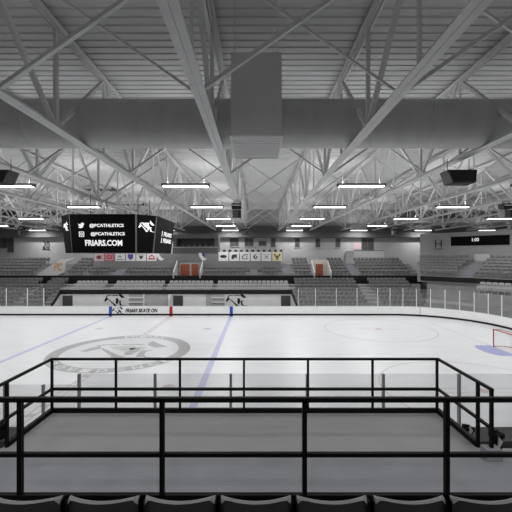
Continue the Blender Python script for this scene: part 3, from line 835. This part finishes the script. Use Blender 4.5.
# ------------------------------------------------------------------ duct
r = .84; yc, zc = 12.55, 11.04
du = thing('round_duct', 'huge grey round air duct running across the hall', 'duct', (0, yc, zc))
MB().tube((-45.9, 0, 0), (45.9, 0, 0), r, 48).build('duct_pipe', 'duct', du, True)
for X in range(-44, 45, 2): MB().tube((X-.02, 0, 0), (X+.02, 0, 0), r+.008, 48).build('duct_seam', 'duct', du)
bx = thing('duct_box', 'boxy grey air diffuser hanging in front of the round duct', 'duct box', (0, 10.6, 9.59))
MB().box(-.68, .70, -1.1, 1.1, .0, 2.25).build('box_body', 'ductbox', bx)
b = MB(); b.box(-.70, .72, -1.12, -1.08, -.02, .05); b.box(-.70, .72, 1.08, 1.12, -.02, .05); b.box(-.72, -.68, -1.12, 1.12, -.02, .05); b.box(.70, .74, -1.12, 1.12, -.02, .05)
b.build('box_flange', 'steel', bx)
b = MB()
for i in range(10): b.hexa([(-.66,-1.0+.2*i,.0-.012),(.68,-1.0+.2*i,-.012),(.68,-.98+.2*i,-.012),(-.66,-.98+.2*i,-.012),(-.66,-1.0+.2*i,.0),(.68,-1.0+.2*i,.0),(.68,-.98+.2*i,.0),(-.66,-.98+.2*i,.0)])
b.build('grille_slat', 'steel', bx)
b = MB()
for sx in (-.6, .6):
    for sy in (-1, 1): b.tube((sx, sy, 2.25), (sx, sy, 3.84), .012, 6)
b.build('hanger_rod', 'steel', bx)

# ------------------------------------------------------------------ lights
rows = [19.06, 27.2, 35.7, 44.1, 52.0]
rn = ['first', 'second', 'third', 'fourth', 'fifth']
L0 = None; ld = bpy.data.lights.new('lamp', 'AREA'); ld.shape = 'RECTANGLE'; ld.size = 2.4; ld.size_y = .3; ld.energy = 212; ld.color = (1, 1, 1)
cn = {-13.36: 'over the left blue line', -3.82: 'left of the centre aisle', 5.72: 'right of the middle', 15.26: 'over the right goal', -22.9: 'far at left', 24.8: 'far at right', -32.4: 'at the left end'}
for i, Y in enumerate(rows):
    for X in (-32.44, -22.9, -13.36, -3.82, 5.72, 15.26, 24.8, 34.3):
        if i == 3 and 20 < X < 30: continue
        lab = 'bright linear ceiling light, %s row from the camera' % rn[i]
        j = int(round((X+32.44)/9.54))
        if i == 0: lab += {2: ', cut by the left picture edge', 3: ', left of the hanging duct box', 4: ', right of the hanging duct box'}.get(j, ', far to the side')
        else: lab += ', '+['outermost left column', 'second column from left', 'third column from left', 'column just left of the middle', 'column just right of the middle', 'second column right of the middle', 'third column right of the middle', 'outermost right column'][j]
        if L0 is None:
            L0 = thing('ceiling_light', lab, 'ceiling light', (X, Y, 10.1), 'linear ceiling lights')
            b = MB(); b.box(-1.25, 1.25, -.16, .16, .03, .14); b.box(-1.30, -1.22, -.17, .17, -.02, .14); b.box(1.22, 1.30, -.17, .17, -.02, .14)
            b.build('lamp_housing', 'lampcase', L0)
            MB().box(-1.22, 1.22, -.15, .15, -.03, .03).build('diffuser', 'lamp', L0)
            b = MB()
            for s in (-1, 1): b.tube((s, 0, .14), (s, 0, 3.3), .008, 6)
            b.build('suspension_wire', 'steel', L0)
            lo = bpy.data.objects.new('lamp', ld); COL.objects.link(lo); lo.parent = L0; lo.location = (0, 0, -.05)
            lu = bpy.data.lights.new('uplight', 'AREA'); lu.shape = 'RECTANGLE'; lu.size = 2.4; lu.size_y = .3; lu.energy = 68
            lo = bpy.data.objects.new('uplight', lu); COL.objects.link(lo); lo.parent = L0; lo.location = (0, 0, .17); lo.rotation_euler = (math.pi, 0, 0)
            o = L0
        else:
            o = copy_tree(L0); o.location = (X, Y, 10.1); o['label'] = lab

fill_ld = ld.copy(); fill_ld.energy = 150  # lamp rows added out of view to light the platform and chairs
for Y in (2.5, -5.5):
    for X in (-13.36, -3.82, 5.72, 15.26):
        o = copy_tree(L0); o.location = (X, Y, 10.1); o['label'] = 'added fill light above the near seating terrace, outside the picture'
        for ch in o.children:
            if ch.type == 'LIGHT':
                if ch.name.startswith('up'): bpy.data.objects.remove(ch)
                else: ch.data = fill_ld

# ------------------------------------------------------------------ speakers
def trap_speaker(x, y, label):
    o = thing('hanging_speaker', label, 'loudspeaker', (x, y, 9.17), 'black wedge loudspeakers under the roof')
    MB().hexa([(-.48,-.35,.0),(.42,-.35,.0),(.42,.3,.0),(-.48,.3,.0),(-.60,-.2,.52),(.56,-.2,.52),(.56,.4,.52),(-.60,.4,.52)]).build('speaker_cabinet', 'spk_g', o)
    MB().hexa([(-.40,-.40,.03),(.40,-.40,.03),(.40,-.352,.03),(-.40,-.352,.03),(-.50,-.26,.49),(.50,-.26,.49),(.50,-.22,.49),(-.50,-.22,.49)]).build('speaker_grille', 'spk', o)
    MB().box(-.46, .40, -.3, .25, -.02, 0).build('speaker_grille', 'spk', o)
    b = MB()
    for s in (-.45, .42): b.tube((s, .1, .5), (s, .1, 1.02), .015, 6)
    b.build('hanger_rod', 'spk_g', o); return o
trap_speaker(8.1, 13.9, 'wedge shaped black loudspeaker hanging at upper right, under a truss')
trap_speaker(-10.22, 13.9, 'wedge shaped black loudspeaker hanging at the left picture edge')
def cluster(x, y, label, s=1, top=10.16):
    o = thing('speaker_cluster', label, 'loudspeaker', (x, y, top-1.15), 'speaker clusters under the trusses')
    MB().box(-.36, .30, -.3, .3, .62, .98).build('upper_speaker', 'spk', o)
    MB().box(-.30, .28, -.28, .28, .0, .52).build('lower_speaker', 'spk_g', o)
    MB().box(.10, .30, -.31, -.282, .02, .5).build('speaker_grille', 'spk', o)
    MB().box(-.34, .28, -.31, -.301, .82, .88).build('mount_bar', 'pwhite', o)
    b = MB(); b.box(-.02, .02, -.02, .02, .52, .62); b.box(-.25, -.2, 0, .05, .98, 1.15); b.box(.2, .25, 0, .05, .98, 1.15); b.build('bracket', 'spk', o); return o
cluster(-1.34, 24.7, 'black speaker cluster under the truss beyond the duct box')
cluster(17.66, 24.7, 'black speaker cluster at the right picture edge')
cluster(-1.34, 44.6, 'small far speaker cluster above the square dark windows')
cluster(-29.84, 44.6, 'small far speaker cluster at far left above the pale wall')
cluster(17.66, 44.6, 'small far speaker cluster right of the balcony box')

# ------------------------------------------------------------------ near platform and rails
ZP = 3.09; DPf = 7.2
XLp, XRp = -4.2, 3.74
pl = thing('viewing_platform', 'grey floored viewing platform enclosed by black rails', 'platform', (0, 6.4, 0))
def plp(b, name, m, lab=None):
    o = b.build(name, m, pl); o.location = -pl.location
    if lab: o['label'] = lab
    return o
plp(MB().prism([(-9, 5.64), (9, 5.64), (9, 5.86), (XRp+.06, 5.86), (XRp+.06, DPf+.05), (XLp-.06, DPf+.05), (XLp-.06, 5.86), (-9, 5.86)], ZP-.25, ZP), 'platform_floor', 'plat')
plp(MB().box(-9, 9, 3.9, 5.8, -.06, ZP-.26), 'support_base', 'stand')
plp(MB().box(-9, 9, 3.5, 5.64, ZP-.25, ZP), 'landing', 'land')
ts = thing('seating_terrace', 'raised dark terrace carrying the nearest row of seats', 'terrace', (0, 2, 0))
o = MB().box(-9, 9, -3, 3.47, -.06, 3.82).build('terrace_slab', 'stand', ts); o.location = -ts.location
# box railing
rl = thing('platform_railing', 'black metal railing around the grey platform overlooking the ice', 'railing', (0, DPf, ZP))
def rp(b, name, m='rail'):
    o = b.build(name, m, rl); o.location = -rl.location; return o
zt = 4.19; zm = PZ(389, DPf); t = .055
def rail3(a, c, nm, w_=.045): return rp(MB().bar(a, c, w_, w_), nm)
rail3((XLp-.03, DPf, zt), (XRp+.03, DPf, zt), 'top_rail'); rail3((XLp-.03, DPf, zm), (XRp+.03, DPf, zm), 'mid_rail', .05)
rp(MB().box(XLp-.03, XRp+.03, DPf-.03, DPf+.03, ZP, ZP+.09), 'toe_board')
for x in (52, 116, 180, 244, 308, 372.5, 437): rail3((PX(x, DPf), DPf, ZP), (PX(x, DPf), DPf, zt), 'post', .042)
for X, s in ((XLp, 1), (XRp, -1)):
    ye = 5.1 if s == 1 else 5.53
    rail3((X, DPf, zt), (X, ye, zt), 'top_rail'); rail3((X, DPf, zm), (X, ye, zm), 'mid_rail', .045)
    rp(MB().box(X-.035, X+.035, 5.9, DPf, ZP, ZP+.09), 'toe_board')
    rail3((X, 5.9, ZP), (X, 5.9, zt), 'post', .046)
    rail3((X, ye+.03, ZP+.18), (X, ye+.03, zt), 'post', .046)
    rp(MB().box(X-.12, X+.12, ye-.06, ye+.12, ZP, ZP+.18), 'plinth', 'land')
# front railing
fr_ = thing('front_railing', 'thick black railing right in front of the nearest seats', 'railing', (0, 3.42, 3.82))
def fp(b, name):
    o = b.build(name, 'rail', fr_); o.location = -fr_.location; return o
DF = 3.42
for y, nm, w_ in ((399.5, 'top_rail', .044), (454.5, 'mid_rail', .038)):
    fp(MB().bar((-4.2, DF, PZ(y, DF)), (4.2, DF, PZ(y, DF)), w_, w_), nm)
fp(MB().box(-4.2, 4.2, DF-.03, DF+.02, 3.82, PZ(493.5, DF)), 'toe_board')
for x in (-122, 20.3, 162.2, 304.5, 446.6, 589): fp(MB().bar((PX(x, DF), DF, 3.82), (PX(x, DF), DF, PZ(399.5, DF)), .044, .044), 'post')

# nearest seats
def near_seat(x, label):
    o = thing('arena_seat', label, 'seat', (x, 2.5, 3.82), 'nearest row of dark seats')
    ztop = PZ(497.2, 2.5)-3.82; hw = .25; n = 16
    def shell(y_in, th, z0, z1, nm, m, taper=0):
        vs = []; fs = []
        for i in range(n+1):
            u = -1+2*i/n; X = u*hw; Y = .062*abs(u)**2.0-.03+y_in
            dz = -.045*max(0, abs(u)-.86)/.14
            for (yy, zz) in ((Y, z0), (Y-.02, z1+dz), (Y-.02+th, z1+dz), (Y+th, z0)): vs.append((X, yy, zz))
        for i in range(n):
            for k in range(4): fs.append((4*i+k, 4*i+(k+1)%4, 4*i+4+(k+1)%4, 4*i+4+k))
        fs += [(0,1,2,3), (4*n+3,4*n+2,4*n+1,4*n)]
        return MB().add(vs, fs).build(nm, m, o, False)
    bk = shell(0, .022, .35, ztop-.012, 'backrest', 'seat_near')
    rm = shell(-.024, .03, ztop-.010, ztop, 'backrest_rim', 'seat_rim'); rm['label'] = 'lighter rolled top rim'; rm.parent = bk
    MB().hexa([(-.22,.06,.36),(.22,.06,.36),(.22,.12,.36),(-.22,.12,.36),(-.21,.14,.52),(.21,.14,.52),(.21,.2,.50),(-.21,.2,.50)]).build('seat', 'seat_near', o)
    for s in (-1,1):
        MB().box(s*.275-.014, s*.275+.014, -.02, .05, .45, ztop-.02).build('armrest', 'rail', o)
    MB().box(-.03, .03, .0, .08, 0, .45).build('seat_post', 'rail', o)
    return o
pos = [(25, 'second dark seat back from the left, below the left rail post'), (103, 'dark seat back between the left and second rail posts'), (180, 'dark seat back just right of the second rail post'),
       (256, 'dark seat back at the centre of the nearest row'), (332, 'dark seat back just right of the third rail post'), (410, 'dark seat back just left of the fourth rail post'),
       (487, 'dark seat back at the right end, beyond the fourth rail post')]
pos[0] = (25.5, 'dark seat back at the left end, below the leftmost rail post')
for x, l in pos: near_seat(PX(x, 2.5), l)

# dark wall behind near boards
tag(MB().box(-24, 20, 9.2, 9.85, -.06, 1.50).build('low_wall', 'lowwall'), 'dark low wall running along the near side of the rink', 'wall')
# folded seats at the sides of the platform
def folded(x, y, z, label, zz=.44):
    o = thing('folded_seat', label, 'seat', (x, y, z), 'folded black seats beside the platform')
    b = MB(); b.hexa([(-.05,-.07,.06),(.05,-.07,.06),(.05,.05,.06),(-.05,.05,.06),(-.09,-.08,zz-.03),(.06,-.08,zz-.03),(.06,.05,zz),(-.09,.05,zz)]).build('backrest', 'rail', o)
    MB().box(-.10, -.01, -.02, .04, zz-.10, zz+.02).build('armrest', 'rail', o)
    MB().box(.05, .13, -.02, .04, zz-.12, zz-.04).build('armrest', 'rail', o)
    MB().hexa([(-.05,-.10,.12),(.0,-.10,.12),(.02,-.075,.12),(-.03,-.075,.12),(-.01,-.11,.26),(.04,-.11,.22),(.04,-.082,.22),(-.02,-.082,.30)]).build('hinge_highlight', 'wall_l', o)  # pale piece painted in as a highlight on the black seat
    MB().tube((-.0,-.10,.07), (-.0,-.07,.07), .025, 10).build('knob_highlight', 'wall_l', o)  # small pale disc, also a painted highlight
    MB().box(-.07, .07, -.05, .05, 0, .06).build('foot', 'rail', o)
    return o
folded(3.95, 5.76, ZP, 'folded black seat standing by the right end post of the platform railing', .34)
tag(MB().box(-9, -4.3, 7.0, 7.3, -.06, 2.60).build('side_block', 'lowwall'), 'dark side block left of the viewing platform', 'wall')
tag(MB().box(3.85, 9, 7.0, 7.3, -.06, 2.60).build('side_block', 'lowwall'), 'dark side block right of the viewing platform', 'wall')
folded(4.31, 7.12, 2.60, 'small folded black seat outside the platform toe board at right', .26)
folded(-5.2, 7.12, 2.60, 'small folded black seat outside the platform at the left picture edge', .30)
tag(MB().box(3.66, 3.95, 5.66, 5.70, ZP, ZP+.012).build('floor_strip', 'rail'), 'short black strip lying on the floor by the end post', 'floor strip')
